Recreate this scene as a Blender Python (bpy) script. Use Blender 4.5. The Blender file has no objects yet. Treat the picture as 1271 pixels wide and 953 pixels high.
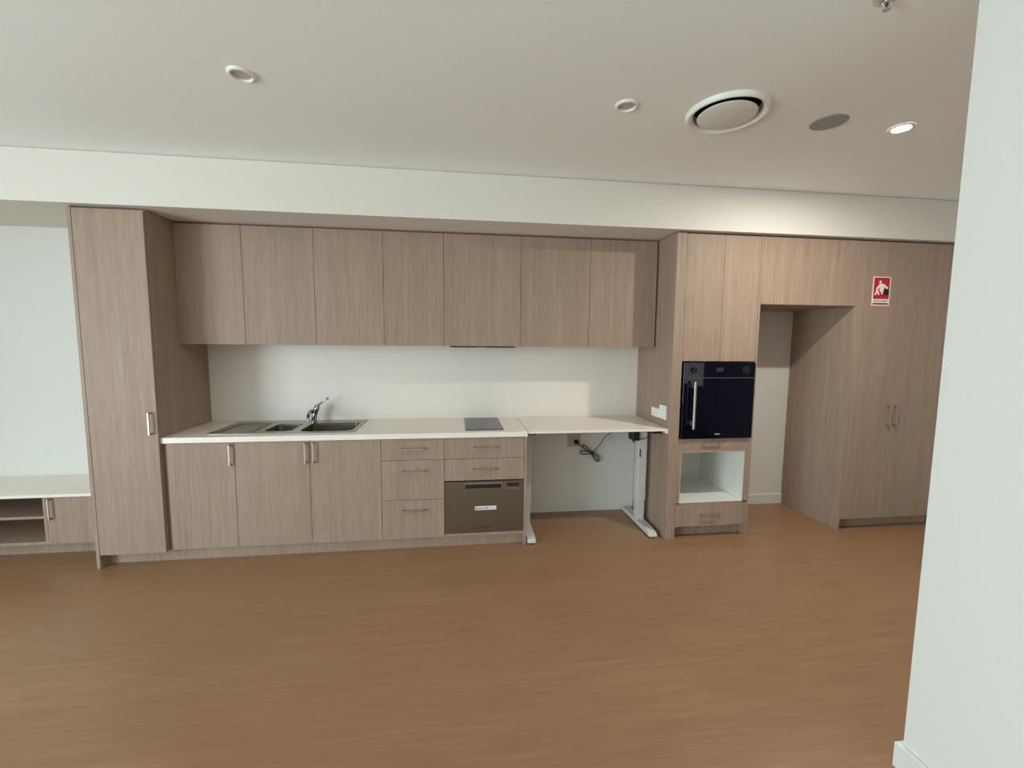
import bpy, bmesh, math, random
from mathutils import Vector, Matrix

# ------------------------------------------------------------------ camera, world, light, exposure
SC = bpy.context.scene
COL = SC.collection
PI = math.pi
cam_d = bpy.data.cameras.new('camera')
cam = bpy.data.objects.new('camera', cam_d); COL.objects.link(cam); SC.camera = cam
cam_d.sensor_width = 36.0; cam_d.sensor_fit = 'HORIZONTAL'
cam_d.lens = 538.67 * 36.0 / 1271.0
cam_d.clip_start = 0.02
_yaw, _pitch, _roll = -0.1275, -0.0953, 0.0082
_f = Vector((-math.sin(_yaw)*math.cos(_pitch), math.cos(_yaw)*math.cos(_pitch), math.sin(_pitch)))
_r = Vector((math.cos(_yaw), math.sin(_yaw), 0)); _u = _r.cross(_f)
_r2 = math.cos(_roll)*_r + math.sin(_roll)*_u
_u2 = -math.sin(_roll)*_r + math.cos(_roll)*_u
_m = Matrix((( _r2.x, _u2.x, -_f.x, 0.3754), (_r2.y, _u2.y, -_f.y, -3.1857), (_r2.z, _u2.z, -_f.z, 1.5577), (0, 0, 0, 1)))
cam.matrix_world = _m

SC.view_settings.view_transform = 'Standard'
SC.view_settings.look = 'None'
SC.view_settings.gamma = 1.0
SC.view_settings.use_curve_mapping = False
SC.view_settings.exposure = 0.0
SC.cycles.max_bounces = 10
SC.cycles.diffuse_bounces = 6
SC.cycles.glossy_bounces = 5
SC.cycles.use_denoising = True
SC.cycles.sample_clamp_indirect = 6.0

WORLD = bpy.data.worlds.new('world'); SC.world = WORLD; WORLD.use_nodes = True
WORLD.node_tree.nodes['Background'].inputs[0].default_value = (0.80, 0.92, 0.95, 1)
WORLD.node_tree.nodes['Background'].inputs[1].default_value = 0.28

def area(name, loc, rot, sx, sy, watts, col, shape='RECTANGLE', spread=None):
    d = bpy.data.lights.new(name, 'AREA'); d.shape = shape; d.size = sx; d.size_y = sy
    d.energy = watts; d.color = col
    if spread: d.spread = spread
    o = bpy.data.objects.new(name, d); COL.objects.link(o); o.location = loc; o.rotation_euler = rot
    return o
# daylight standing in the window openings of the room
XL, XR, YR, ZC = -4.5, 4.75, -6.4, 2.7146
area('daylight_side_window', (XL-0.02, -4.10, 1.22), (0, -PI/2, 0), 2.2, 2.5, 250, (0.76, 0.95, 0.98))
area('daylight_study_window', (XR+0.02, -4.7, 1.45), (0, PI/2, 0), 1.3, 1.1, 8, (1.0, 0.98, 0.98))
SPOT_W = 31

# ------------------------------------------------------------------ materials
def srgb(r, g, b):
    f = lambda c: (c/255)/12.92 if c <= 10 else (((c/255)+0.055)/1.055)**2.4
    return (f(r), f(g), f(b), 1)
def mat(name, col, rough=0.5, metal=0.0, spec=0.5, noise=None):
    m = bpy.data.materials.new(name); m.use_nodes = True
    nt = m.node_tree; b = nt.nodes['Principled BSDF']
    b.inputs['Base Color'].default_value = col
    b.inputs['Roughness'].default_value = rough
    b.inputs['Metallic'].default_value = metal
    b.inputs['Specular IOR Level'].default_value = spec
    if noise:   # faint mottling: (scale, amount)
        g = nt.nodes.new('ShaderNodeNewGeometry'); n = nt.nodes.new('ShaderNodeTexNoise')
        n.inputs['Scale'].default_value = noise[0]; n.inputs['Detail'].default_value = 4
        r = nt.nodes.new('ShaderNodeMapRange')
        r.inputs['To Min'].default_value = 1-noise[1]; r.inputs['To Max'].default_value = 1+noise[1]
        h = nt.nodes.new('ShaderNodeHueSaturation'); h.inputs['Color'].default_value = col
        nt.links.new(g.outputs['Position'], n.inputs['Vector'])
        nt.links.new(n.outputs['Fac'], r.inputs['Value'])
        nt.links.new(r.outputs['Result'], h.inputs['Value'])
        nt.links.new(h.outputs['Color'], b.inputs['Base Color'])
    return m
def wood_laminate(name, lo, mid, hi, rough=0.55):
    m = bpy.data.materials.new(name); m.use_nodes = True
    nt = m.node_tree; L = nt.links.new; b = nt.nodes['Principled BSDF']
    g = nt.nodes.new('ShaderNodeNewGeometry'); oi = nt.nodes.new('ShaderNodeObjectInfo')
    off = nt.nodes.new('ShaderNodeMath'); off.operation = 'MULTIPLY'; off.inputs[1].default_value = 37.0
    L(oi.outputs['Random'], off.inputs[0])
    add = nt.nodes.new('ShaderNodeVectorMath'); add.operation = 'ADD'
    L(g.outputs['Position'], add.inputs[0]); L(off.outputs[0], add.inputs[1])
    def noise(sc, scale, detail, dist=0):
        mp = nt.nodes.new('ShaderNodeMapping'); mp.inputs['Scale'].default_value = sc
        n = nt.nodes.new('ShaderNodeTexNoise'); n.inputs['Scale'].default_value = scale
        n.inputs['Detail'].default_value = detail; n.inputs['Distortion'].default_value = dist
        L(add.outputs[0], mp.inputs['Vector']); L(mp.outputs[0], n.inputs['Vector'])
        return n.outputs['Fac']
    fine = noise((150, 150, 5.5), 1.0, 4)
    mids = noise((42, 42, 1.1), 1.0, 4, 0.5)
    wide = noise((9, 9, 0.3), 1.0, 2)
    def mul(a, k):
        n = nt.nodes.new('ShaderNodeMath'); n.operation = 'MULTIPLY'; L(a, n.inputs[0]); n.inputs[1].default_value = k; return n.outputs[0]
    def plus(a, c):
        n = nt.nodes.new('ShaderNodeMath'); n.operation = 'ADD'; L(a, n.inputs[0]); L(c, n.inputs[1]); return n.outputs[0]
    s = plus(plus(mul(fine, 0.46), mul(mids, 0.34)), mul(wide, 0.20))
    cr = nt.nodes.new('ShaderNodeValToRGB')
    cr.color_ramp.elements[0].position = 0.36; cr.color_ramp.elements[0].color = lo
    cr.color_ramp.elements[1].position = 0.66; cr.color_ramp.elements[1].color = hi
    e = cr.color_ramp.elements.new(0.5); e.color = mid
    L(s, cr.inputs['Fac']); L(cr.outputs['Color'], b.inputs['Base Color'])
    b.inputs['Roughness'].default_value = rough; b.inputs['Specular IOR Level'].default_value = 0.35
    bp = nt.nodes.new('ShaderNodeBump'); bp.inputs['Strength'].default_value = 0.06; bp.inputs['Distance'].default_value = 0.002
    L(fine, bp.inputs['Height']); L(bp.outputs['Normal'], b.inputs['Normal'])
    return m
def plank_floor(name):
    m = bpy.data.materials.new(name); m.use_nodes = True
    nt = m.node_tree; L = nt.links.new; b = nt.nodes['Principled BSDF']
    g = nt.nodes.new('ShaderNodeNewGeometry')
    br = nt.nodes.new('ShaderNodeTexBrick')
    br.inputs['Scale'].default_value = 1.0; br.inputs['Brick Width'].default_value = 1.5; br.inputs['Row Height'].default_value = 0.18
    br.inputs['Mortar Size'].default_value = 0.0006; br.inputs['Mortar Smooth'].default_value = 0.2
    br.offset = 0.37; br.offset_frequency = 2
    br.inputs['Color1'].default_value = (0, 0, 0, 1); br.inputs['Color2'].default_value = (1, 1, 1, 1); br.inputs['Mortar'].default_value = (0.5, 0.5, 0.5, 1)
    L(g.outputs['Position'], br.inputs['Vector'])
    # offset the grain per plank
    sc = nt.nodes.new('ShaderNodeVectorMath'); sc.operation = 'SCALE'; sc.inputs['Scale'].default_value = 23.0
    L(br.outputs['Color'], sc.inputs[0])
    ad = nt.nodes.new('ShaderNodeVectorMath'); ad.operation = 'ADD'
    L(g.outputs['Position'], ad.inputs[0]); L(sc.outputs[0], ad.inputs[1])
    def noise(s, detail, dist):
        mp = nt.nodes.new('ShaderNodeMapping'); mp.inputs['Scale'].default_value = s
        n = nt.nodes.new('ShaderNodeTexNoise'); n.inputs['Scale'].default_value = 1.0
        n.inputs['Detail'].default_value = detail; n.inputs['Distortion'].default_value = dist
        L(ad.outputs[0], mp.inputs['Vector']); L(mp.outputs[0], n.inputs['Vector']); return n.outputs['Fac']
    n1 = noise((1.3, 17, 1), 6, 2.2); n2 = noise((3.5, 110, 1), 3, 0.3); n3 = noise((0.5, 1.2, 1), 2, 0)
    def mul(a, k):
        n = nt.nodes.new('ShaderNodeMath'); n.operation = 'MULTIPLY'; L(a, n.inputs[0]); n.inputs[1].default_value = k; return n.outputs[0]
    def plus(a, c):
        n = nt.nodes.new('ShaderNodeMath'); n.operation = 'ADD'; L(a, n.inputs[0]); L(c, n.inputs[1]); return n.outputs[0]
    bw = nt.nodes.new('ShaderNodeRGBToBW'); L(br.outputs['Color'], bw.inputs[0])
    s = plus(plus(mul(n1, 0.50), mul(n2, 0.23)), plus(mul(n3, 0.24), mul(bw.outputs[0], 0.03)))
    cr = nt.nodes.new('ShaderNodeValToRGB')
    cr.color_ramp.elements[0].position = 0.30; cr.color_ramp.elements[0].color = srgb(142, 107, 79)
    cr.color_ramp.elements[1].position = 0.72; cr.color_ramp.elements[1].color = srgb(166, 130, 100)
    e = cr.color_ramp.elements.new(0.5); e.color = srgb(154, 117, 88)
    L(s, cr.inputs['Fac'])
    mx = nt.nodes.new('ShaderNodeMix'); mx.data_type = 'RGBA'; mx.blend_type = 'MIX'
    L(br.outputs['Fac'], mx.inputs[0]); L(cr.outputs['Color'], mx.inputs[6]); mx.inputs[7].default_value = srgb(142, 108, 80)
    L(mx.outputs[2], b.inputs['Base Color'])
    b.inputs['Roughness'].default_value = 0.36; b.inputs['Specular IOR Level'].default_value = 0.5
    bp = nt.nodes.new('ShaderNodeBump'); bp.inputs['Strength'].default_value = 0.05; bp.inputs['Distance'].default_value = 0.002
    L(n2, bp.inputs['Height']); L(bp.outputs['Normal'], b.inputs['Normal'])
    return m
def brushed(name, col, rough, axis=0, metal=1.0):
    m = mat(name, col, rough, metal)
    nt = m.node_tree; L = nt.links.new; b = nt.nodes['Principled BSDF']
    g = nt.nodes.new('ShaderNodeNewGeometry'); mp = nt.nodes.new('ShaderNodeMapping')
    s = [220, 220, 220]; s[axis] = 3; mp.inputs['Scale'].default_value = s
    n = nt.nodes.new('ShaderNodeTexNoise'); n.inputs['Scale'].default_value = 1
    r = nt.nodes.new('ShaderNodeMapRange'); r.inputs['To Min'].default_value = rough-0.06; r.inputs['To Max'].default_value = rough+0.08
    L(g.outputs['Position'], mp.inputs['Vector']); L(mp.outputs[0], n.inputs['Vector'])
    L(n.outputs['Fac'], r.inputs['Value']); L(r.outputs['Result'], b.inputs['Roughness'])
    return m
def emit(name, col, strength):
    m = bpy.data.materials.new(name); m.use_nodes = True
    b = m.node_tree.nodes['Principled BSDF']
    b.inputs['Base Color'].default_value = col
    b.inputs['Emission Color'].default_value = col; b.inputs['Emission Strength'].default_value = strength
    return m

M = {}
M['wood'] = wood_laminate('oak_laminate', srgb(147, 125, 110), srgb(159, 136, 121), srgb(171, 149, 134))
M['floor'] = plank_floor('oak_plank_floor')
M['wall'] = mat('white_wall_paint', srgb(226, 226, 223), 0.7, noise=(3, 0.01))
M['bulk'] = mat('bulkhead_paint', srgb(224, 218, 211), 0.7, noise=(3, 0.01))
M['drain'] = brushed('shaded_drainer_steel', srgb(118, 112, 103), 0.36, 0)  # same steel as the rim, darkened for its ribs' weaker reflection
M['bowl'] = brushed('lightened_bowl_steel', srgb(160, 152, 140), 0.26, 0)  # sink steel lightened to stand in for reflected highlights in the bowls
M['bright'] = mat('bright_plated_metal', srgb(214, 212, 208), 0.25, 0.6, noise=(5, 0.01))
M['lip'] = mat('satin_grey_metal', srgb(128, 124, 118), 0.5, 0.3, noise=(60, 0.02))
M['ceil'] = mat('white_ceiling_paint', srgb(246, 247, 247), 0.8, noise=(2, 0.01))
M['trim'] = mat('white_gloss_trim', srgb(228, 228, 226), 0.4, noise=(6, 0.01))
M['stone'] = mat('white_stone_top', srgb(243, 234, 227), 0.3, noise=(180, 0.02))
M['splash'] = mat('white_splashback', srgb(232, 224, 218), 0.32, noise=(2, 0.01))
M['white'] = mat('white_melamine', srgb(226, 226, 221), 0.45, noise=(8, 0.01))
M['plastic'] = mat('white_plastic', srgb(238, 238, 234), 0.35, noise=(20, 0.01))
M['greyplastic'] = mat('grey_outlet_plastic', srgb(184, 178, 171), 0.5, noise=(20, 0.01))
M['legwhite'] = mat('white_powder_coat', srgb(208, 207, 205), 0.4, noise=(30, 0.01))
M['black'] = mat('black_plastic', srgb(22, 21, 22), 0.45, noise=(30, 0.1))
M['throat'] = mat('black_duct_shade', srgb(12, 12, 12), 0.9, noise=(30, 0.1))  # darkness inside the duct put into the colour
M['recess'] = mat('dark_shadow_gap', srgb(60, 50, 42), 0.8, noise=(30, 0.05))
M['nickel'] = brushed('brushed_nickel', srgb(184, 177, 168), 0.42, 2)
M['steel'] = brushed('stainless_sink', srgb(148, 141, 130), 0.24, 0)
M['dish'] = brushed('dark_brushed_stainless', srgb(138, 128, 116), 0.40, 0)
M['dishdark'] = brushed('darker_stainless_recess', srgb(80, 76, 72), 0.4, 0)
M['chrome'] = mat('chrome', srgb(158, 157, 160), 0.08, 1.0, noise=(4, 0.01))
M['ovenglass'] = mat('black_oven_glass', (0.0012, 0.002, 0.009, 1), 0.03, 0.0, 0.28, noise=(3, 0.05))
M['ovendark'] = mat('oven_enamel', srgb(16, 16, 20), 0.35, noise=(9, 0.05))
M['cooktop'] = mat('dark_ceramic_glass', srgb(52, 54, 58), 0.22, 0.0, 0.5, noise=(9, 0.03))
M['mark'] = mat('pale_grey_print', srgb(170, 172, 176), 0.5, noise=(50, 0.02))
M['darkmark'] = mat('dark_print', srgb(54, 48, 44), 0.5, noise=(50, 0.02))
M['display'] = mat('smoked_display', srgb(46, 42, 40), 0.25, noise=(50, 0.02))
M['sticker'] = mat('silver_sticker', srgb(222, 216, 214), 0.35, noise=(60, 0.05))
M['grille'] = mat('grey_speaker_mesh', srgb(158, 158, 157), 0.7, noise=(400, 0.15))
M['diff'] = mat('frosted_diffuser', srgb(196, 187, 177), 0.5, noise=(10, 0.01))
M['red'] = mat('sign_red', srgb(196, 12, 30), 0.4, noise=(30, 0.03))
M['signwhite'] = mat('sign_white', srgb(240, 236, 232), 0.4, noise=(30, 0.01))
M['signblack'] = mat('sign_black', srgb(26, 16, 14), 0.5, noise=(30, 0.02))
M['lamp'] = emit('lit_led_diffuser', (1.0, 0.93, 0.82, 1), 40)
M['frame'] = mat('grey_window_frame', srgb(90, 92, 94), 0.4, noise=(20, 0.02))

# ------------------------------------------------------------------ geometry helpers
def box(bm, x0, x1, y0, y1, z0, z1, bev=0.0, seg=1):
    ret = bmesh.ops.create_cube(bm, size=1.0)
    vs = ret['verts']
    for v in vs:
        v.co = Vector((x0 + (v.co.x+0.5)*(x1-x0), y0 + (v.co.y+0.5)*(y1-y0), z0 + (v.co.z+0.5)*(z1-z0)))
    if bev > 0:
        es = list({e for v in vs for e in v.link_edges})
        bmesh.ops.bevel(bm, geom=es, offset=bev, segments=seg, affect='EDGES', profile=0.5)
    return bm
def B(*a, **k): return box(bmesh.new(), *a, **k)
def boxes(*lst, bev=0.0):
    bm = bmesh.new()
    for b in lst: box(bm, *b, bev=bev)
    return bm
def tube(bm, pts, r, n=12, cap=True):
    pts = [Vector(p) for p in pts]
    rs = r if isinstance(r, (list, tuple)) else [r]*len(pts)
    rings = []; ref = None
    for i, p in enumerate(pts):
        t = (pts[min(i+1, len(pts)-1)] - pts[max(i-1, 0)]).normalized()
        if ref is None:
            ref = Vector((0, 0, 1)) if abs(t.z) < 0.9 else Vector((1, 0, 0))
        a = (ref - t*ref.dot(t)).normalized(); b = t.cross(a); ref = a
        rings.append([bm.verts.new(p + rs[i]*(math.cos(2*PI*k/n)*a + math.sin(2*PI*k/n)*b)) for k in range(n)])
    for i in range(len(rings)-1):
        for k in range(n):
            bm.faces.new((rings[i][k], rings[i][(k+1) % n], rings[i+1][(k+1) % n], rings[i+1][k]))
    if cap:
        bm.faces.new(rings[0][::-1]); bm.faces.new(rings[-1])
    return bm
def lathe(bm, prof, c, n=48, close=True):
    rings = []
    for r, z in prof:
        if r < 1e-6: rings.append([bm.verts.new((c[0], c[1], c[2]+z))])
        else: rings.append([bm.verts.new((c[0]+r*math.cos(2*PI*k/n), c[1]+r*math.sin(2*PI*k/n), c[2]+z)) for k in range(n)])
    for i in range(len(rings)-1):
        a, b = rings[i], rings[i+1]
        for k in range(n):
            k2 = (k+1) % n
            if len(a) == 1 and len(b) == 1: continue
            if len(a) == 1: bm.faces.new((a[0], b[k], b[k2]))
            elif len(b) == 1: bm.faces.new((a[k], a[k2], b[0]))
            else: bm.faces.new((a[k], a[k2], b[k2], b[k]))
    return bm
def rrect(x0, x1, y0, y1, r, n=6):
    out = []
    for cx, cy, a0 in ((x1-r, y1-r, 0), (x0+r, y1-r, PI/2), (x0+r, y0+r, PI), (x1-r, y0+r, 1.5*PI)):
        for k in range(n+1):
            a = a0 + PI/2*k/n
            out.append((cx + r*math.cos(a), cy + r*math.sin(a)))
    return out
def circle(cx, cy, r, n=40): return [(cx+r*math.cos(2*PI*k/n), cy+r*math.sin(2*PI*k/n)) for k in range(n)]
def plate(bm, outer, holes, z, th):
    """flat plate with holes: faces at z, extruded by th"""
    es = []
    for lp in [outer]+holes:
        vs = [bm.verts.new((x, y, z)) for x, y in lp]
        es += [bm.edges.new((vs[i], vs[(i+1) % len(vs)])) for i in range(len(vs))]
    r = bmesh.ops.triangle_fill(bm, edges=es, use_beauty=True, use_dissolve=False)
    fs = [f for f in r['geom'] if isinstance(f, bmesh.types.BMFace)]
    ex = bmesh.ops.extrude_face_region(bm, geom=fs)
    for v in [g for g in ex['geom'] if isinstance(g, bmesh.types.BMVert)]: v.co.z += th
    bmesh.ops.recalc_face_normals(bm, faces=bm.faces[:])
    return bm
def prism_xz(bm, pts, y0, y1):
    """polygon in x,z extruded between y0 and y1"""
    a = [bm.verts.new((x, y0, z)) for x, z in pts]; b = [bm.verts.new((x, y1, z)) for x, z in pts]
    n = len(pts)
    bm.faces.new(a); bm.faces.new(b[::-1])
    for i in range(n): bm.faces.new((a[i], b[i], b[(i+1) % n], a[(i+1) % n]))
    bmesh.ops.recalc_face_normals(bm, faces=bm.faces[:])
    return bm

BASE = {}
def link_mesh(name, bm, m, base, parent=None, smooth=True):
    bmesh.ops.recalc_face_normals(bm, faces=bm.faces[:])
    bmesh.ops.translate(bm, verts=bm.verts[:], vec=-Vector(base))
    me = bpy.data.meshes.new(name); bm.to_mesh(me); bm.free()
    me.materials.append(m)
    if smooth:
        for p in me.polygons: p.use_smooth = True
        me.set_sharp_from_angle(angle=math.radians(35))
    o = bpy.data.objects.new(name, me); COL.objects.link(o)
    if parent: o.parent = parent
    else: o.location = base
    return o
def thing(name, label, cat, base, group=None):
    o = bpy.data.objects.new(name, None); COL.objects.link(o)
    o.empty_display_size = 0.1; o.location = base
    o['label'] = label; o['category'] = cat
    if group: o['group'] = group
    BASE[o.name] = Vector(base)
    return o
def part(name, bm, m, parent, label=None, kind=None):
    root = parent
    while root.parent: root = root.parent
    o = link_mesh(name, bm, m, BASE[root.name], parent)
    if label: o['label'] = label
    if kind: o['kind'] = kind
    return o
def single(name, bm, m, label, cat, base, group=None):
    o = link_mesh(name, bm, m, base)
    o['label'] = label; o['category'] = cat
    if group: o['group'] = group
    BASE[o.name] = Vector(base)
    return o
def struct(name, bm, m, parent=None):
    o = link_mesh(name, bm, m, (0, 0, 0), parent)
    if not parent: o['kind'] = 'structure'
    return o
def copy_tree(o, delta, label=None):
    c = o.copy(); COL.objects.link(c); c.location = o.location + Vector(delta)
    if label: c['label'] = label
    for ch in list(o.children):
        d = ch.copy(); COL.objects.link(d); d.parent = c
        for g in list(ch.children):
            e = g.copy(); COL.objects.link(e); e.parent = d
    return c

# ------------------------------------------------------------------ setting
YB = 0.620                                   # back wall face
DL = [(-0.551, -1.038), (1.204, -1.036)]     # unlit downlights
DUCT = (1.722, -1.048); SPK = (2.305, -1.030); LIT = (2.7347, -1.0324); SPR = (1.808, -1.790)
struct('floor', B(XL-0.2, XR+0.2, YR-0.2, YB+0.2, -0.1, 0.0), M['floor'])
cbm = bmesh.new()
plate(cbm, [(XL-0.2, YR-0.2), (XR+0.2, YR-0.2), (XR+0.2, YB+0.2), (XL-0.2, YB+0.2)],
      [circle(x, y, 0.042) for x, y in DL] + [circle(DUCT[0], DUCT[1], 0.165, 56)], ZC, 0.16)
struct('ceiling', cbm, M['ceil'])
struct('wall_back', B(XL-0.2, XR+0.2, YB, YB+0.15, 0, ZC), M['wall'])
# left wall with a wide glazed opening
wy0, wy1, wz1 = -5.38, -2.82, 2.34
struct('wall_left', boxes((XL-0.15, XL, YR, wy0, 0, ZC), (XL-0.15, XL, wy1, YB, 0, ZC), (XL-0.15, XL, wy0, wy1, wz1, ZC),
                          (XL-0.15, XL, wy0, wy1, 0, 0.10)), M['wall'])
wf = bmesh.new()
for y in (wy0, wy0+1.255, wy1-0.05): box(wf, XL-0.10, XL-0.05, y, y+0.05, 0.10, wz1)
box(wf, XL-0.10, XL-0.05, wy0, wy1, 0.10, 0.15); box(wf, XL-0.10, XL-0.05, wy0, wy1, wz1-0.05, wz1)
struct('window_1', wf, M['frame'])
struct('wall_rear', B(XL-0.15, XR+0.15, YR-0.15, YR, 0, ZC), M['wall'])
# right wall with a smaller window in the area behind the partition
ry0, ry1, qz0, qz1 = -5.25, -4.15, 0.8, 2.1
struct('wall_right', boxes((XR, XR+0.15, YR, ry0, 0, ZC), (XR, XR+0.15, ry1, YB, 0, ZC), (XR, XR+0.15, ry0, ry1, 0, qz0), (XR, XR+0.15, ry0, ry1, qz1, ZC)), M['wall'])
wf = bmesh.new()
for y in (ry0, ry0+0.55, ry1-0.05): box(wf, XR+0.05, XR+0.10, y, y+0.05, qz0, qz1)
box(wf, XR+0.05, XR+0.10, ry0, ry1, qz0, qz0+0.05); box(wf, XR+0.05, XR+0.10, ry0, ry1, qz1-0.05, qz1)
struct('window_2', wf, M['frame'])
PX, PY = 2.000, -1.916
struct('wall_partition', B(PX, PX+0.13, YR, PY, 0, ZC, bev=0.002), M['wall'])
bb = bmesh.new()
def skirting(bm, outer, inner, h=0.1):
    # profile with a small chamfer at the top, as a closed loop of quads around an L path
    prof = [(0, 0), (0, h-0.006), (0.35, h), (1, h), (1, 0)]
    rows = [[bm.verts.new((o[0]+(i[0]-o[0])*t, o[1]+(i[1]-o[1])*t, z)) for o, i in zip(outer, inner)] for t, z in prof]
    for a in range(len(prof)):
        r0, r1 = rows[a], rows[(a+1) % len(prof)]
        for k in range(len(outer)-1): bm.faces.new((r0[k], r0[k+1], r1[k+1], r1[k]))
    bm.faces.new([r[0] for r in rows]); bm.faces.new([r[-1] for r in rows][::-1])
t = 0.016
skirting(bb, [(PX-t, YR), (PX-t, PY+t), (PX+0.13+t, PY+t), (PX+0.13+t, YR)], [(PX, YR), (PX, PY), (PX+0.13, PY), (PX+0.13, YR)])
struct('baseboard_partition', bb, M['trim'])
bb = bmesh.new(); skirting(bb, [(2.730, YB-0.013), (3.5560, YB-0.013)], [(2.730, YB), (3.5560, YB)], 0.095)
struct('baseboard_nook', bb, M['trim'])
# bulkhead over the cabinets, held a few millimetres below the ceiling by a recessed strip
YBH, ZS = -0.079, 2.398
struct('trim_1', boxes((XL, XR, YBH, YB, ZS, ZC-0.006), (XL, XR, YBH+0.012, YB, ZC-0.006, ZC), bev=0.0), M['bulk'])

# ------------------------------------------------------------------ cabinet helpers
def handle_bm(x, z, y, axis, ln, proj=0.030, w=0.011, th=0.008):
    """square bow handle in front of the face y; axis 'z' or 'x'; (x, z) is its middle"""
    bm = bmesh.new(); h = ln/2
    if axis == 'z':
        box(bm, x-w/2, x+w/2, y-proj, y-proj+th, z-h, z+h, bev=0.001)
        for s in (-1, 1):
            zc = z + s*(h-w/2); box(bm, x-w/2, x+w/2, y-proj+th*0.9, y, zc-w/2, zc+w/2)
    else:
        box(bm, x-h, x+h, y-proj, y-proj+th, z-w/2, z+w/2, bev=0.001)
        for s in (-1, 1):
            xc = x + s*(h-w/2); box(bm, xc-w/2, xc+w/2, y-proj+th*0.9, y, z-w/2, z+w/2)
    return bm
def door(root, x0, x1, z0, z1, y, hx=None, hz=None, ln=0.15, name='door', axis='z', lab=None, th=0.018):
    g = 0.0013
    d = part(name, B(x0+g, x1-g, y, y+th, z0+g, z1-g, bev=0.0008), M['wood'], root, lab)
    if hx is not None: part('handle', handle_bm(hx, hz, y, axis, ln), M['nickel'], d, 'brushed metal bow handle')
    return d

# ------------------------------------------------------------------ tall cabinet at the left of the worktop
XT0, XT1, YT, ZT, ZDB = -2.056, -1.6193, -0.033, 2.392, 0.0926
t = thing('tall_cabinet', 'tall narrow wood-grain cabinet with one full-height door, left of the sink worktop', 'cabinet', (-1.84, 0.29, 0))
part('side_panel', B(XT0, XT0+0.022, YT, YB-0.001, 0, ZT, bev=0.0008), M['wood'], t)
part('side_panel', B(XT1-0.016, XT1, YT+0.021, YB-0.001, ZDB, ZT, bev=0.0006), M['wood'], t)
part('carcass', B(XT0+0.022, XT1-0.0165, YT+0.021, YB-0.001, ZDB, ZT-0.003), M['wood'], t)
door(t, XT0+0.0235, XT1+0.001, ZDB, ZT-0.009, YT, -1.657, 0.998, 0.152)

# ------------------------------------------------------------------ low bench with shelves, far left
YBN = 0.150; ZB = 0.477
bx0 = -4.05
t = thing('bench_cabinet', 'low wood-grain bench cabinet with open shelves and one door, beside the tall cabinet', 'cabinet', (-3.0, 0.4, 0))
car = boxes((bx0, XT0-0.001, YBN+0.004, YB, 0.107, 0.129), (bx0, XT0-0.001, YB-0.016, YB, 0.129, 0.455), (-2.507, -2.487, YBN+0.002, YB-0.017, 0.129, 0.455),
            (-3.36, -3.34, YBN+0.002, YB-0.017, 0.129, 0.455), (bx0, bx0+0.018, YBN+0.004, YB-0.017, 0.129, 0.455), (XT0-0.017, XT0-0.001, YBN+0.021, YB-0.017, 0.129, 0.455),
            (bx0+0.018, XT0-0.017, YBN+0.004, YB-0.017, 0.447, 0.456), bev=0.0006)
part('carcass', car, M['wood'], t)
part('shelf', B(-3.339, -2.508, YBN+0.030, YB-0.018, 0.287, 0.306, bev=0.0006), M['wood'], t)
part('kickboard', B(bx0+0.02, XT0-0.001, 0.257, 0.273, 0, 0.107), M['wood'], t)
door(t, -2.485, XT0-0.001, 0.113, 0.4555, YBN, -2.452, 0.370, 0.152)
door(t, bx0, -3.362, 0.113, 0.4555, YBN, -3.395, 0.370, 0.152)
single('worktop', B(bx0-0.01, XT0-0.0005, 0.130, YB, 0.4565, ZB, bev=0.002), M['stone'], 'white bench top lying on the low shelf cabinet at far left', 'benchtop', (-3.0, 0.375, 0.4565))

# ------------------------------------------------------------------ base cabinets under the worktop
ZC0, ZC1 = 0.8549, 0.8926      # worktop underside and top
XW0, XW1 = XT1, 0.9045
single('kickboard', B(XT0+0.023, 0.8795, 0.047, 0.063, 0, 0.0915), M['wood'], 'long wood-grain kickboard along the floor under the sink and drawer cabinets', 'kickboard', (-0.58, 0.055, 0))
XD = [-1.6000, -1.1658, -0.6663, -0.1722, 0.2814, 0.8800]
zt = ZC0-0.004
t = thing('base_cabinet', 'single-door wood-grain base cabinet next to the tall cabinet, under the worktop', 'cabinet', (-1.39, 0.32, ZDB))
part('carcass', boxes((XT1+0.001, XD[1]-0.0005, 0.021, YB-0.01, ZDB, 0.66)), M['wood'], t)
part('filler_strip', B(XT1+0.001, XD[0]-0.001, 0.012, 0.021, ZDB, zt), M['wood'], t)
door(t, XD[0], XD[1], ZDB, zt, 0.0, -1.187, 0.7640, 0.148)
t = thing('base_cabinet', 'two-door wood-grain base cabinet under the sink bowls', 'cabinet', (-0.42, 0.32, ZDB))
part('carcass', boxes((XD[1]+0.0005, XD[3]-0.0005, 0.021, YB-0.01, ZDB, 0.66)), M['wood'], t)
door(t, XD[1], XD[2], ZDB, zt, 0.0, -0.6895, 0.7660, 0.148)
door(t, XD[2], XD[3], ZDB, zt, 0.0, -0.6350, 0.7660, 0.148)
t = thing('drawer_cabinet', 'three-drawer wood-grain base cabinet between the sink cabinet and the dish drawer', 'cabinet', (0.054, 0.32, ZDB))
part('carcass', boxes((XD[3]+0.0005, XD[4]-0.0005, 0.021, YB-0.01, ZDB, ZC0-0.001)), M['wood'], t)
for z0, z1, hz in ((0.692, zt, 0.7790), (0.3915, 0.692, 0.6098), (ZDB, 0.3915, 0.3135)):
    door(t, XD[3], XD[4], z0, z1, 0.0, 0.060, hz, 0.170, 'drawer', 'x')
t = thing('drawer_cabinet', 'two-drawer wood-grain base cabinet housing the dish drawer, below the cooktop', 'cabinet', (0.59, 0.32, 0))
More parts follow.
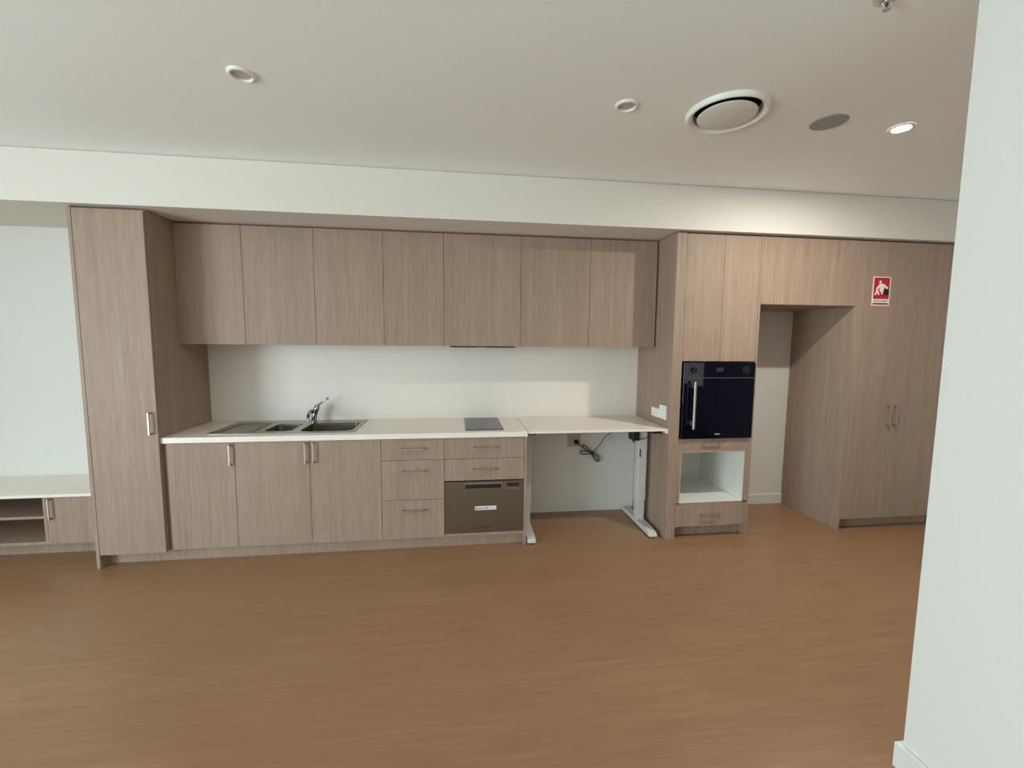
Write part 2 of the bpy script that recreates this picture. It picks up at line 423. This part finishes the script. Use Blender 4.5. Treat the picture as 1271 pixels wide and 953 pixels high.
part('carcass', boxes((XD[4]+0.0005, XD[5], 0.021, YB-0.01, 0.530, ZC0-0.001), (XD[4]+0.0005, XD[5], 0.001, YB-0.01, ZDB, 0.1155),
                      (XD[4]+0.0005, XD[5], YB-0.03, YB-0.01, 0.1155, 0.530)), M['wood'], t)
for z0, z1, hz in ((0.692, zt, 0.7780), (0.5235, 0.692, 0.6125)):
    door(t, XD[4], XD[5], z0, z1, 0.0, 0.584, hz, 0.175, 'drawer', 'x')
part('end_panel', B(XD[5]+0.0005, XW1-0.003, -0.001, YB-0.01, 0, ZC0-0.001, bev=0.0006), M['wood'], t)

t = thing('dish_drawer', 'dark stainless dish drawer with a silver sticker, below the two cooktop drawers', 'dishwasher', (0.58, 0.28, 0.1165))
dx0, dx1, dz0, dz1 = 0.2850, 0.8765, 0.1175, 0.516
part('tub', B(dx0+0.005, dx1-0.005, 0.022, YB-0.035, dz0, dz1), M['dishdark'], t)
fr = bmesh.new()
hx0, hx1, hz0, hz1 = 0.440, 0.708, 0.463, 0.494
for b in ((dx0, dx1, -0.001, 0.020, dz0, hz0), (dx0, dx1, -0.001, 0.020, hz1, dz1), (dx0, hx0, -0.001, 0.020, hz0, hz1), (hx1, dx1, -0.001, 0.020, hz0, hz1)): box(fr, *b)
fp = part('front', fr, M['dish'], t)
rc = bmesh.new(); box(rc, hx0, hx1, 0.014, 0.0195, hz0, hz1)
prism = [(-0.0005, hz1), (0.0135, hz1), (0.0135, hz1-0.004), (-0.0005, hz1-0.012)]
vsa = [rc.verts.new((hx0+0.001, y, z)) for y, z in prism]; vsb = [rc.verts.new((hx1-0.001, y, z)) for y, z in prism]
rc.faces.new(vsa); rc.faces.new(vsb[::-1])
for i in range(4): rc.faces.new((vsa[i], vsb[i], vsb[(i+1) % 4], vsa[(i+1) % 4]))
part('handle_recess', rc, M['dishdark'], t, 'dark finger recess along the top edge')
part('handle_lip', B(0.432, 0.718, -0.006, 0.0, 0.4945, 0.507, bev=0.0015), M['lip'], t, 'lighter steel lip above the finger recess')
part('display', B(0.751, 0.848, -0.0022, 0.0, 0.470, 0.499, bev=0.0006), M['display'], t)
bm = bmesh.new()
for k in range(5): box(bm, 0.762+0.016*k, 0.770+0.016*k, -0.0018, 0.0, 0.453, 0.4575)
part('button_marks', bm, M['mark'], t)
st = part('sticker', B(0.510, 0.671, -0.0018, 0.0, 0.293, 0.324), M['sticker'], t, 'silver sticker with small dark marks')
bm = bmesh.new()
box(bm, 0.519, 0.524, -0.0024, -0.0017, 0.297, 0.318)
for k in range(6): box(bm, 0.530+0.010*k, 0.5365+0.010*k, -0.0024, -0.0017, 0.303, 0.306+0.003*(k % 2))
box(bm, 0.597, 0.606, -0.0024, -0.0017, 0.302, 0.314)
part('print', bm, M['darkmark'], st)
bm = bmesh.new()
for k in range(9): box(bm, 0.531+0.012*k, 0.5405+0.012*k, -0.0016, 0.0, 0.1565, 0.1625-0.0015*(k % 2))
part('emblem', bm, M['darkmark'], t, 'small dark lettering mark')

# ------------------------------------------------------------------ worktop (one slab with the sink cut-out)
sx0, sx1, sy0, sy1 = -1.385, -0.368, 0.078, 0.584
hx0w, hx1w, hy0w, hy1w = -1.055, -0.385, 0.10, 0.47
single('worktop', boxes((XW0+0.0005, hx0w, -0.014, YB, ZC0, ZC1), (hx1w, XW1, -0.014, YB, ZC0, ZC1), (hx0w, hx1w, -0.014, hy0w, ZC0, ZC1), (hx0w, hx1w, hy1w, YB, ZC0, ZC1)),
       M['stone'], 'long white stone worktop over the base cabinets, holding the sink and cooktop', 'worktop', (-0.36, 0.30, ZC0))
single('splashback', boxes((XT1+0.0005, 2.0215, YB-0.006, YB-0.0003, ZC1+0.0005, 1.535), (2.0155, 2.0215, YB-0.0085, YB-0.0061, ZC1+0.0005, 1.535)), M['splash'],
       'smooth white splashback panel between the worktop and the wall cabinets', 'splashback', (0.2, YB-0.003, ZC1))

# sink
t = thing('sink', 'stainless steel sink with one and a half bowls and a drainer, set in the worktop', 'sink', (-0.88, 0.33, ZC1))
mb = (-0.775, -0.402, 0.118, 0.452); sb = (-1.030, -0.838, 0.140, 0.430); dr = (-1.325, -1.085, 0.125, 0.480)
bm = bmesh.new()
plate(bm, rrect(sx0, sx1, sy0, sy1, 0.012, 4), [rrect(*mb, 0.05), rrect(*sb, 0.045), rrect(*dr, 0.02)], ZC1+0.0006, 0.0032)
part('rim', bm, M['steel'], t)
def bowl(bm, x0, x1, y0, y1, r, ztop, depth):
    lv = [(0, 0, r), (0.002, -depth*0.5, r), (0.006, -depth*0.88, r), (0.014, -depth*0.97, r), (0.03, -depth, r)]
    rings = []
    for ins, dz, rr in lv:
        rings.append([bm.verts.new((x, y, ztop+dz)) for x, y in rrect(x0+ins, x1-ins, y0+ins, y1-ins, max(rr-ins, 0.012))])
    n = len(rings[0])
    for a, b in zip(rings, rings[1:]):
        for k in range(n): bm.faces.new((a[k], a[(k+1) % n], b[(k+1) % n], b[k]))
    bm.faces.new(rings[-1])
    return bm
for dims, r, dep in ((mb, 0.05, 0.175), (sb, 0.045, 0.12)):
    bw = part('bowl', bowl(bmesh.new(), *dims, r, ZC1+0.0025, dep), M['bowl'], t)
    cx, cy = (dims[0]+dims[1])/2, (dims[2]+dims[3])/2
    part('drain', lathe(bmesh.new(), [(0.0, 0.0015), (0.018, 0.002), (0.030, 0.005), (0.042, 0.003), (0.043, 0.0005)], (cx, cy, ZC1+0.0025-dep), 28), M['chrome'], bw)
bm = bmesh.new()
box(bm, dr[0]-0.001, dr[1]+0.001, dr[2]-0.001, dr[3]+0.001, ZC1+0.0004, ZC1+0.0012)
for k in range(15):
    y = dr[2]+0.02+k*0.0226
    tube(bm, [(dr[0]+0.02, y, ZC1+0.0012), (dr[1]-0.02, y, ZC1+0.0012)], 0.004, 8)
part('drainer', bm, M['drain'], t)

# mixer tap
TX, TY = -0.790, 0.515
zt0 = ZC1+0.004
t = thing('mixer_tap', 'chrome lever mixer tap standing behind the sink bowls', 'tap', (TX, TY, zt0))
part('base', lathe(bmesh.new(), [(0.0, 0), (0.026, 0), (0.026, 0.006), (0.022, 0.010), (0.0, 0.010)], (TX, TY, zt0), 28), M['chrome'], t)
bm = bmesh.new(); tube(bm, [(TX, TY, zt0+0.009), (TX+0.004, TY, zt0+0.045), (TX+0.016, TY, zt0+0.085), (TX+0.030, TY, zt0+0.125), (TX+0.034, TY, zt0+0.135)], [0.021, 0.021, 0.022, 0.021, 0.016], 20)
part('body', bm, M['chrome'], t)
bm = bmesh.new(); tube(bm, [(TX, TY-0.010, zt0+0.078), (TX-0.006, TY-0.03, zt0+0.094), (TX-0.004, TY-0.08, zt0+0.096), (TX+0.006, TY-0.13, zt0+0.090), (TX+0.016, TY-0.175, zt0+0.080), (TX+0.020, TY-0.195, zt0+0.062), (TX+0.021, TY-0.198, zt0+0.040)], [0.016, 0.0155, 0.0145, 0.0135, 0.013, 0.0125, 0.012], 18)
part('spout', bm, M['chrome'], t)
bm = bmesh.new(); tube(bm, [(TX+0.030, TY, zt0+0.130), (TX+0.048, TY, zt0+0.146), (TX+0.085, TY-0.004, zt0+0.176), (TX+0.112, TY-0.006, zt0+0.192), (TX+0.122, TY-0.006, zt0+0.197)], [0.013, 0.008, 0.006, 0.0095, 0.0085], 14)
part('lever', bm, M['chrome'], t)

# cooktop
t = thing('cooktop', 'small dark glass cooktop set in the worktop near its right end', 'cooktop', (0.586, 0.325, ZC1))
part('glass', B(0.441, 0.731, 0.063, 0.583, ZC1+0.0005, ZC1+0.0065, bev=0.0015), M['cooktop'], t)
for cy, r in ((0.21, 0.085), (0.43, 0.068)):
    bm = bmesh.new(); lathe(bm, [(r, 0.0003), (r+0.0025, 0.0006), (r+0.005, 0.0003)], (0.586, cy, ZC1+0.0063), 48)
    part('zone_ring', bm, M['display'], t)

# ------------------------------------------------------------------ wall cabinets
YU, ZU0, ZU1 = 0.2614, 1.5259, 2.389
XU = [-1.6185, -1.1701, -0.6712, -0.1742, 0.2807, 0.8816, 1.4431, 2.0080]
def wall_cabinet(xs, label):
    x0, x1 = xs[0], xs[-1]
    t = thing('wall_cabinet', label, 'cabinet', ((x0+x1)/2, 0.44, ZU0), 'wall cabinets over the worktop')
    del t['group']
    part('carcass', boxes((x0+0.0004, x1-0.0004, YU+0.020, YB-0.0065, ZU0+0.003, ZU1)), M['wood'], t)
    for a, b in zip(xs, xs[1:]): door(t, a, b, ZU0, ZU1-0.006, YU)
    return t
wall_cabinet(XU[0:2], 'single-door wood-grain wall cabinet in the corner against the tall left cabinet')
wall_cabinet(XU[1:4], 'two-door wood-grain wall cabinet above the sink')
wall_cabinet(XU[3:5], 'single-door wood-grain wall cabinet next left of the one over the range hood')
wall_cabinet(XU[4:6], 'wide single-door wood-grain wall cabinet right above the range hood and cooktop')
wc = wall_cabinet(XU[5:8], 'two-door wood-grain wall cabinet above the white desk, beside the oven tower')
part('end_panel', B(2.0083, 2.0219, YU+0.030, YB-0.0065, ZU0+0.003, ZU1), M['recess'], wc, 'dark narrow strip standing in for the shaded gap at the right end')  # shade of the open gap put into this strip's dark colour
t = thing('range_hood', 'slim dark range hood edge under the wall cabinet over the cooktop', 'range hood', (0.582, 0.42, 1.510))
part('visor', B(0.322, 0.842, YU+0.001, 0.56, 1.517, 1.5285, bev=0.001), M['dishdark'], t)
bm = bmesh.new()
for k in range(4): box(bm, 0.545+0.016*k, 0.551+0.016*k, YU-0.0005, YU+0.003, 1.5165, 1.5205)
part('buttons', bm, M['sticker'], t, 'row of tiny pale buttons')
part('filter', B(0.345, 0.82, YU+0.04, 0.53, 1.514, 1.5168), M['steel'], t)

# ------------------------------------------------------------------ oven tower
Y2 = -0.031; ZTT = 2.3905
X0, X1, X2, X3, X4 = 2.0223, 2.1022, 2.4087, 2.7111, 2.7278
t = thing('oven_tower', 'tall wood-grain oven cabinet with an open white niche, between the desk and the fridge recess', 'cabinet', (2.37, 0.29, 0))
part('side_panel', B(X0, X1-0.0008, Y2, YB-0.0005, 0, ZTT, bev=0.0008), M['wood'], t)
part('side_panel', B(X3+0.0008, X4, Y2, YB-0.0005, 0, ZTT, bev=0.0008), M['wood'], t)
part('carcass', boxes((X1, X3, Y2+0.021, YB-0.001, 1.422, ZTT-0.004), (X1, X3, Y2+0.021, YB-0.001, 0.735, 0.8145), (X1, X3, Y2+0.001, YB-0.001, 0.7075, 0.7345),
                      (X1, 2.1285, Y2+0.001, YB-0.001, 0.2835, 0.707), (2.672, X3, Y2+0.001, YB-0.001, 0.2835, 0.707), (X1, X3, Y2+0.001, 0.02, 0.2805, 0.2925),
                      (X1, X3, Y2+0.021, YB-0.001, 0.0961, 0.280), (X1, X3, YB-0.02, YB-0.001, 0.815, 1.42)), M['wood'], t)
door(t, X1, X2, 1.4245, ZTT-0.006, Y2); door(t, X2, X3, 1.4245, ZTT-0.006, Y2)
door(t, X1, X3, 0.7330, 0.8145, Y2, 2.383, 0.7880, 0.145, 'drawer', 'x')
door(t, X1, X3, 0.0961, 0.2800, Y2, 2.390, 0.1910, 0.152, 'drawer', 'x')
part('niche_lining', boxes((2.1290, 2.1330, Y2+0.003, YB-0.02, 0.2930, 0.7070), (2.6675, 2.6715, Y2+0.003, YB-0.02, 0.2930, 0.7070),
                           (2.1331, 2.6674, Y2+0.003, YB-0.02, 0.2930, 0.2975), (2.1331, 2.6674, Y2+0.003, YB-0.02, 0.7030, 0.7070),
                           (2.1331, 2.6674, YB-0.026, YB-0.021, 0.2976, 0.7029)), M['white'], t, 'white lining of the open niche')
part('kickboard', B(X1, X3, 0.045, 0.061, 0, 0.0955), M['wood'], t)

t = thing('oven', 'black glass built-in oven with a vertical bar handle, in the oven tower', 'oven', (2.407, 0.25, 0.816))
ox0, ox1, oz0, oz1 = 2.1092, 2.7043, 0.8175, 1.4155
part('casing', B(ox0+0.02, ox1-0.02, Y2+0.001, YB-0.06, oz0+0.004, oz1-0.004), M['ovendark'], t)
cp = part('control_panel', B(ox0, ox1, Y2-0.020, Y2, 1.2990, oz1, bev=0.0012), M['ovenglass'], t)
part('display', B(2.378, 2.436, Y2-0.0208, Y2-0.0195, 1.346, 1.376), M['display'], cp)
for kx in (2.190, 2.628):
    bm = bmesh.new(); lathe(bm, [(0.0, 0), (0.022, 0), (0.0215, 0.014), (0.019, 0.017), (0.0, 0.017)], (0, 0, 0), 28)
    bmesh.ops.rotate(bm, verts=bm.verts[:], cent=(0, 0, 0), matrix=Matrix.Rotation(PI/2, 3, 'X'))
    bmesh.ops.translate(bm, verts=bm.verts[:], vec=(kx, Y2-0.0195, 1.356))
    kn = part('knob', bm, M['ovendark'], cp)
    
bm = bmesh.new()
for k in range(12):
    a = PI*0.0 + 2*PI*k/12
    box(bm, 2.628+0.029*math.cos(a)-0.0015, 2.628+0.029*math.cos(a)+0.0015, Y2-0.0205, Y2-0.0195, 1.356+0.029*math.sin(a)-0.0015, 1.356+0.029*math.sin(a)+0.0015)
part('dial_marks', bm, M['mark'], cp)
dd = part('door', B(ox0, ox1, Y2-0.020, Y2, oz0, 1.2955, bev=0.0012), M['ovenglass'], t)
part('door_trim', B(ox0+0.001, ox1-0.001, Y2-0.018, Y2-0.004, 1.2958, 1.2987), M['nickel'], t, 'thin bright strip above the door')
bm = bmesh.new()
tube(bm, [(2.182, Y2-0.066, 0.905), (2.182, Y2-0.066, 1.270)], 0.0105, 16)
for z in (0.945, 1.235): box(bm, 2.174, 2.190, Y2-0.060, Y2-0.0195, z-0.016, z+0.016, bev=0.002)
part('handle', bm, M['nickel'], dd, 'vertical brushed metal bar handle')
bm = bmesh.new()
for k in range(5): box(bm, 2.388+0.0095*k, 2.3955+0.0095*k, Y2-0.0208, Y2-0.0195, 0.849, 0.857)
part('emblem', bm, M['mark'], dd, 'small pale lettering mark')

# ------------------------------------------------------------------ overhead cabinet above the recess and the pantry
XN = 3.5566; ZN = 1.8706
t = thing('overhead_cabinet', 'wide wood-grain overhead panel cabinet bridging the empty fridge recess', 'cabinet', (3.14, 0.29, ZN))
part('carcass', B(X4+0.0008, XN-0.0008, Y2+0.020, YB-0.0005, ZN, ZTT), M['wood'], t)
door(t, X4+0.0006, XN+0.0170, ZN, ZTT-0.006, Y2)
XP1, XPG = 4.500, 3.9840
t = thing('pantry_cabinet', 'tall two-door wood-grain pantry with the red sign, right of the fridge recess', 'cabinet', (3.98, 0.29, 0))
part('side_panel', boxes((XN, XN+0.016, Y2, YB-0.0005, 0, ZN-0.0005), (XN, XN+0.016, Y2+0.020, YB-0.0005, ZN-0.0005, ZTT), bev=0.0006), M['wood'], t)
part('carcass', B(XN+0.0165, XP1, Y2+0.021, YB-0.0005, 0.095, ZTT-0.003), M['wood'], t)
door(t, XN+0.0165, XPG, 0.095, ZTT-0.006, Y2, 3.936, 0.978, 0.172)
door(t, XPG, XP1, 0.095, ZTT-0.006, Y2, 4.0, 0.978, 0.172)
part('kickboard', B(XN+0.0165, XP1, 0.047, 0.063, 0, 0.0945), M['wood'], t)

# fire blanket sign
t = thing('fire_blanket_sign', 'red and white fire blanket sign stuck on the left pantry door', 'sign', (3.778, Y2-0.0005, 1.878))
sxa, sxb, sza, szb = 3.698, 3.858, 1.878, 2.108
w, h = sxb-sxa, szb-sza
part('plate', B(sxa, sxb, Y2-0.0022, Y2-0.0003, sza, szb), M['signwhite'], t)
part('red_panel', boxes((sxa+0.009, sxb-0.009, Y2-0.0028, Y2-0.0021, sza+0.235*h, szb-0.03*h), (sxa+0.009, sxb-0.009, Y2-0.0028, Y2-0.0021, sza+0.035*h, sza+0.098*h)), M['red'], t, 'red panel and red bar')
def uv(x, y):
    v = (y-150)/645; u = (x-(172-58*v))/378
    return (sxa+u*w, szb-v*h)
polys = [[(300, 310), (340, 300), (368, 312), (390, 400), (365, 490), (335, 480), (288, 452), (300, 390)],
         [(302, 308), (232, 388), (212, 440), (226, 472), (252, 466), (262, 424), (312, 368)],
         [(226, 455), (176, 553), (202, 562), (250, 490), (252, 462)],
         [(232, 470), (258, 556), (292, 548), (270, 484), (254, 455)],
         [(288, 448), (342, 542), (362, 530), (352, 470)],
         [(362, 300), (402, 318), (477, 386), (462, 420), (432, 410), (388, 372), (372, 340)]]
bm = bmesh.new()
for i, pl in enumerate(polys): prism_xz(bm, [uv(*p) for p in pl], Y2-0.0034-0.00003*i, Y2-0.0027)
cx, cz = uv(315, 266)
prism_xz(bm, [(cx+0.0115*math.cos(a*PI/12), cz+0.0115*math.sin(a*PI/12)) for a in range(24)], Y2-0.0034, Y2-0.0027)
part('pictogram', bm, M['signwhite'], t, 'white figure holding up a blanket')
bm = bmesh.new(); prism_xz(bm, [uv(*p) for p in [(392, 428), (430, 415), (486, 425), (492, 500), (488, 562), (440, 556), (402, 570), (368, 542)]], Y2-0.0033, Y2-0.0027)
part('blanket_mark', bm, M['signblack'], t, 'black blanket shape')
cu = bpy.data.curves.new('lettering', 'FONT'); cu.body = 'FIRE BLANKET'; cu.size = 0.0225; cu.align_x = 'CENTER'; cu.extrude = 0.0002
to = bpy.data.objects.new('lettering', cu); COL.objects.link(to)
bpy.context.view_layer.update()
tm = bpy.data.meshes.new_from_object(to.evaluated_get(bpy.context.evaluated_depsgraph_get()))
COL.objects.unlink(to); bpy.data.objects.remove(to)
xs = [v.co.x for v in tm.vertices]; k = (w*0.80)/(max(xs)-min(xs))
bm = bmesh.new(); bm.from_mesh(tm)
for v in bm.verts: v.co = Vector(((sxa+sxb)/2 + v.co.x*k, Y2-0.0024-v.co.z, sza+0.130*h + v.co.y*1.15))
part('lettering', bm, M['signblack'], t)

# ------------------------------------------------------------------ height-adjustable desk
t = thing('standing_desk', 'white height-adjustable desk with two lifting legs, between the drawers and the oven tower', 'desk', (1.45, 0.3, 0))
part('tabletop', B(XW1+0.006, 1.9955, -0.014, YB-0.004, 0.8749, ZC1-0.0003, bev=0.0012), M['stone'], t)
def leg(x0, x1, side):
    xc = (x0+x1)/2
    yc0, yc1 = 0.255, 0.335
    lg = part('leg', boxes((x0, x1, yc0, yc1, 0.215, 0.845), bev=0.004), M['legwhite'], t)
    part('inner_column', B(x0+0.005, x1-0.005, yc0+0.005, yc1-0.005, 0.045, 0.216, bev=0.003), M['legwhite'], lg)
    bm = bmesh.new()
    pr = [(0.0, 0.008), (0.0, 0.024), (0.022, 0.040), (0.12, 0.050), (0.47, 0.050), (0.568, 0.040), (0.590, 0.024), (0.590, 0.008)]
    a = [bm.verts.new((xc-0.034, y, z)) for y, z in pr]; b = [bm.verts.new((xc+0.034, y, z)) for y, z in pr]
    bm.faces.new(a); bm.faces.new(b[::-1])
    for i in range(len(pr)): bm.faces.new((a[i], b[i], b[(i+1) % len(pr)], a[(i+1) % len(pr)]))
    es = [e for e in bm.edges]
    bmesh.ops.bevel(bm, geom=es, offset=0.003, segments=2, affect='EDGES')
    part('foot', bm, M['legwhite'], lg)
    for y in (0.03, 0.56): part('foot_pad', lathe(bmesh.new(), [(0, 0), (0.026, 0), (0.028, 0.004), (0.028, 0.0085), (0, 0.0085)], (xc, y, 0), 20), M['black'], lg, 'black glide pad')
    part('bracket', boxes((x0-0.004, x1+0.004, 0.08, 0.53, 0.846, 0.8745)), M['black'], lg, 'black bracket under the top')
    return lg
leg(0.912, 0.984, -1)
lr = leg(1.903, 1.978, 1)
part('motor', B(1.842, 1.901, 0.235, 0.345, 0.742, 0.8455, bev=0.006), M['black'], t, 'black motor housing beside the right leg')
part('level_label', B(1.912, 1.924, 0.2542, 0.2552, 0.600, 0.668), M['darkmark'], lr, 'small dark label')
part('control_box', B(1.915, 1.990, 0.02, 0.14, 0.850, 0.8745, bev=0.003), M['black'], t, 'flat black controller under the top edge')
part('crossbar', boxes((1.0, 1.84, 0.26, 0.30, 0.842, 0.8745)), M['black'], t)
bm = bmesh.new(); tube(bm, [(1.850, 0.234, 0.835), (1.838, 0.215, 0.79), (1.830, 0.212, 0.748), (1.840, 0.222, 0.735), (1.856, 0.232, 0.750)], 0.0035, 8)
tube(bm, [(1.870, 0.246, 0.77), (1.90, 0.246, 0.755), (1.94, 0.247, 0.757), (1.985, 0.252, 0.775), (1.989, 0.262, 0.79)], 0.0032, 8)
part('cable', bm, M['black'], t)

single('filler_strip', boxes((1.9985, 2.0218, -0.016, YB-0.007, 0.858, ZC1+0.001), bev=0.0012), M['stone'],
       'narrow white strip fixed to the oven tower along the right end of the desk', 'edge strip', (2.01, 0.3, 0.858))

# outlet and cord under the desk
t = thing('power_outlet', 'grey power outlet plate on the wall under the desk', 'outlet', (1.437, YB, 0.668))
part('plate', B(1.375, 1.499, YB-0.009, YB-0.0003, 0.614, 0.728, bev=0.002), M['greyplastic'], t)
part('switch', B(1.395, 1.415, YB-0.012, YB-0.009, 0.680, 0.705, bev=0.001), M['greyplastic'], t)
t = thing('electrical_lead', 'black plug and tied-up cord hanging from the outlet under the desk', 'cord', (1.46, 0.59, 0.49))
bm = bmesh.new(); lathe(bm, [(0, 0), (0.021, 0), (0.021, 0.022), (0.017, 0.032), (0, 0.032)], (0, 0, 0), 24)
bmesh.ops.rotate(bm, verts=bm.verts[:], cent=(0, 0, 0), matrix=Matrix.Rotation(PI/2, 3, 'X'))
bmesh.ops.translate(bm, verts=bm.verts[:], vec=(1.458, YB-0.0095, 0.660))
part('plug', bm, M['black'], t)
def spline(pts, n=8):
    P = [Vector(p) for p in pts]; out = []
    for i in range(len(P)-1):
        p0, p1, p2, p3 = P[max(i-1, 0)], P[i], P[i+1], P[min(i+2, len(P)-1)]
        for k in range(n):
            s = k/n
            out.append(0.5*((2*p1)+(p2-p0)*s+(2*p0-5*p1+4*p2-p3)*s*s+(3*p1-p0-3*p2+p3)*s**3))
    out.append(P[-1]); return out
bm = bmesh.new()
yc = 0.583
tube(bm, spline([(1.458, 0.585, 0.655), (1.475, 0.575, 0.640), (1.500, yc, 0.622), (1.53, yc, 0.600), (1.585, yc, 0.560), (1.61, yc, 0.525), (1.640, yc, 0.485), (1.672, yc, 0.485),
                 (1.668, yc-0.006, 0.520), (1.625, yc-0.006, 0.555), (1.575, yc-0.006, 0.590), (1.535, yc-0.006, 0.628), (1.510, yc-0.006, 0.630), (1.525, yc-0.01, 0.605),
                 (1.58, yc-0.010, 0.570), (1.625, yc-0.010, 0.535), (1.655, yc-0.010, 0.500), (1.645, yc-0.012, 0.480), (1.62, yc-0.012, 0.515), (1.59, yc-0.012, 0.552),
                 (1.54, yc-0.012, 0.553), (1.495, yc-0.012, 0.557), (1.490, yc-0.01, 0.580), (1.53, yc-0.01, 0.582), (1.60, yc-0.014, 0.565)], 6), 0.0042, 8)
tube(bm, spline([(1.60, yc-0.016, 0.565), (1.635, yc-0.016, 0.600), (1.675, yc-0.02, 0.650), (1.695, yc-0.03, 0.695), (1.735, yc-0.06, 0.745), (1.79, yc-0.12, 0.80), (1.80, yc-0.20, 0.845)], 6), 0.0036, 8)
part('cable', bm, M['black'], t)
part('cable_tie', B(1.588, 1.612, yc-0.020, yc+0.008, 0.548, 0.566, bev=0.003), M['black'], t)

# switches on the side of the oven tower
t = thing('light_switch', 'horizontal white switch plate on the oven tower side, further from the oven', 'switch', (X0, 0.21, 0.99))
part('plate', B(X0-0.009, X0-0.0003, 0.145, 0.279, 0.955, 1.0275, bev=0.002), M['plastic'], t)
for y in (0.180, 0.222): part('rocker', B(X0-0.012, X0-0.009, y-0.011, y+0.011, 0.974, 1.008, bev=0.001), M['plastic'], t)
t = thing('light_switch', 'upright white switch plate on the oven tower side, nearest the oven', 'switch', (X0, 0.07, 1.01))
part('plate', B(X0-0.013, X0-0.0003, 0.022, 0.130, 0.958, 1.0695, bev=0.002), M['plastic'], t)
part('rocker', B(X0-0.0165, X0-0.013, 0.058, 0.094, 1.010, 1.045, bev=0.001), M['plastic'], t)

# ------------------------------------------------------------------ ceiling fittings
t = thing('downlight', 'small round unlit white downlight on the ceiling, leftmost over the sink side', 'downlight', (DL[0][0], DL[0][1], ZC), 'unlit ceiling downlights')
del t['group']
c = (DL[0][0], DL[0][1], ZC)
part('trim_ring', lathe(bmesh.new(), [(0.0408, 0.010), (0.0412, -0.003), (0.0445, -0.0105), (0.051, -0.0095), (0.0575, -0.003), (0.058, -0.0003)], c, 40), M['plastic'], t)
part('diffuser', lathe(bmesh.new(), [(0.0, -0.001), (0.0395, -0.001), (0.0403, 0.002), (0.0403, 0.03), (0, 0.03)], c, 40), M['diff'], t)
copy_tree(t, (DL[1][0]-DL[0][0], DL[1][1]-DL[0][1], 0), 'small round unlit white downlight on the ceiling, left of the big round air diffuser')

t = thing('air_diffuser', 'large round white ceiling air diffuser with a central disc', 'air vent', (DUCT[0], DUCT[1], ZC))
c = (DUCT[0], DUCT[1], ZC)
part('ring', lathe(bmesh.new(), [(0.1585, 0.03), (0.158, -0.004), (0.161, -0.010), (0.177, -0.022), (0.184, -0.022), (0.192, -0.012), (0.194, -0.0003)], c, 64), M['plastic'], t)
part('disc', lathe(bmesh.new(), [(0.0, -0.0235), (0.133, -0.0235), (0.1375, -0.021), (0.1385, -0.017), (0.134, -0.013), (0.0, -0.011)], c, 64), M['white'], t)
part('throat', lathe(bmesh.new(), [(0.1645, 0.006), (0.163, 0.10), (0.0, 0.10)], c, 48), M['throat'], t, 'black inside of the duct')
part('stem', lathe(bmesh.new(), [(0.012, -0.012), (0.012, 0.1)], c, 16), M['throat'], t)

t = thing('ceiling_speaker', 'round grey mesh ceiling speaker between the air diffuser and the lit lamp', 'speaker', (SPK[0], SPK[1], ZC))
c = (SPK[0], SPK[1], ZC)
part('rim', lathe(bmesh.new(), [(0.0765, -0.003), (0.078, -0.0055), (0.083, -0.0045), (0.085, -0.0003)], c, 48), M['grille'], t)
part('grille', lathe(bmesh.new(), [(0.0, -0.006), (0.04, -0.0055), (0.0768, -0.0035), (0.0768, -0.0004)], c, 48), M['grille'], t)

t = thing('downlight', 'glowing round downlight on the ceiling in front of the pantry, the only one lit', 'downlight', (LIT[0], LIT[1], ZC))
c = (LIT[0], LIT[1], ZC)
part('trim_ring', lathe(bmesh.new(), [(0.0395, -0.004), (0.044, -0.0075), (0.053, -0.0065), (0.0575, -0.003), (0.058, -0.0003)], c, 40), M['plastic'], t)
part('diffuser', lathe(bmesh.new(), [(0.0, -0.013), (0.020, -0.012), (0.034, -0.008), (0.0393, -0.0015), (0.0393, -0.0004)], c, 40), M['lamp'], t, 'bright glowing lens')
area('downlight_beam', (LIT[0], LIT[1], ZC-0.016), (0, 0, 0), 0.07, 0.07, SPOT_W, (1.0, 0.99, 0.86), 'DISK')

t = thing('sprinkler', 'chrome fire sprinkler head hanging from the ceiling near the top right', 'sprinkler', (SPR[0], SPR[1], ZC))
c = (SPR[0], SPR[1], ZC)
part('escutcheon', lathe(bmesh.new(), [(0.014, -0.010), (0.022, -0.009), (0.036, -0.004), (0.039, -0.0003)], c, 36), M['bright'], t)
part('body', lathe(bmesh.new(), [(0.010, -0.008), (0.010, -0.012), (0.013, -0.013), (0.013, -0.017), (0.0, -0.017)], c, 24), M['bright'], t)
bm = bmesh.new()
for s in (-1, 1): tube(bm, [(c[0]+s*0.011, c[1], c[2]-0.015), (c[0]+s*0.016, c[1], c[2]-0.022), (c[0]+s*0.011, c[1], c[2]-0.031), (c[0]+s*0.002, c[1], c[2]-0.036)], 0.0028, 8)
part('frame_arms', bm, M['bright'], t)
bm = bmesh.new(); tube(bm, [(c[0], c[1], c[2]-0.016), (c[0], c[1], c[2]-0.035)], 0.0032, 8)
part('bulb', bm, M['darkmark'], t)
bm = bmesh.new(); lathe(bm, [(0.0, -0.0355), (0.005, -0.0355), (0.0115, -0.0370), (0.0115, -0.0385), (0.0, -0.0380)], c, 24)
part('deflector', bm, M['bright'], t)
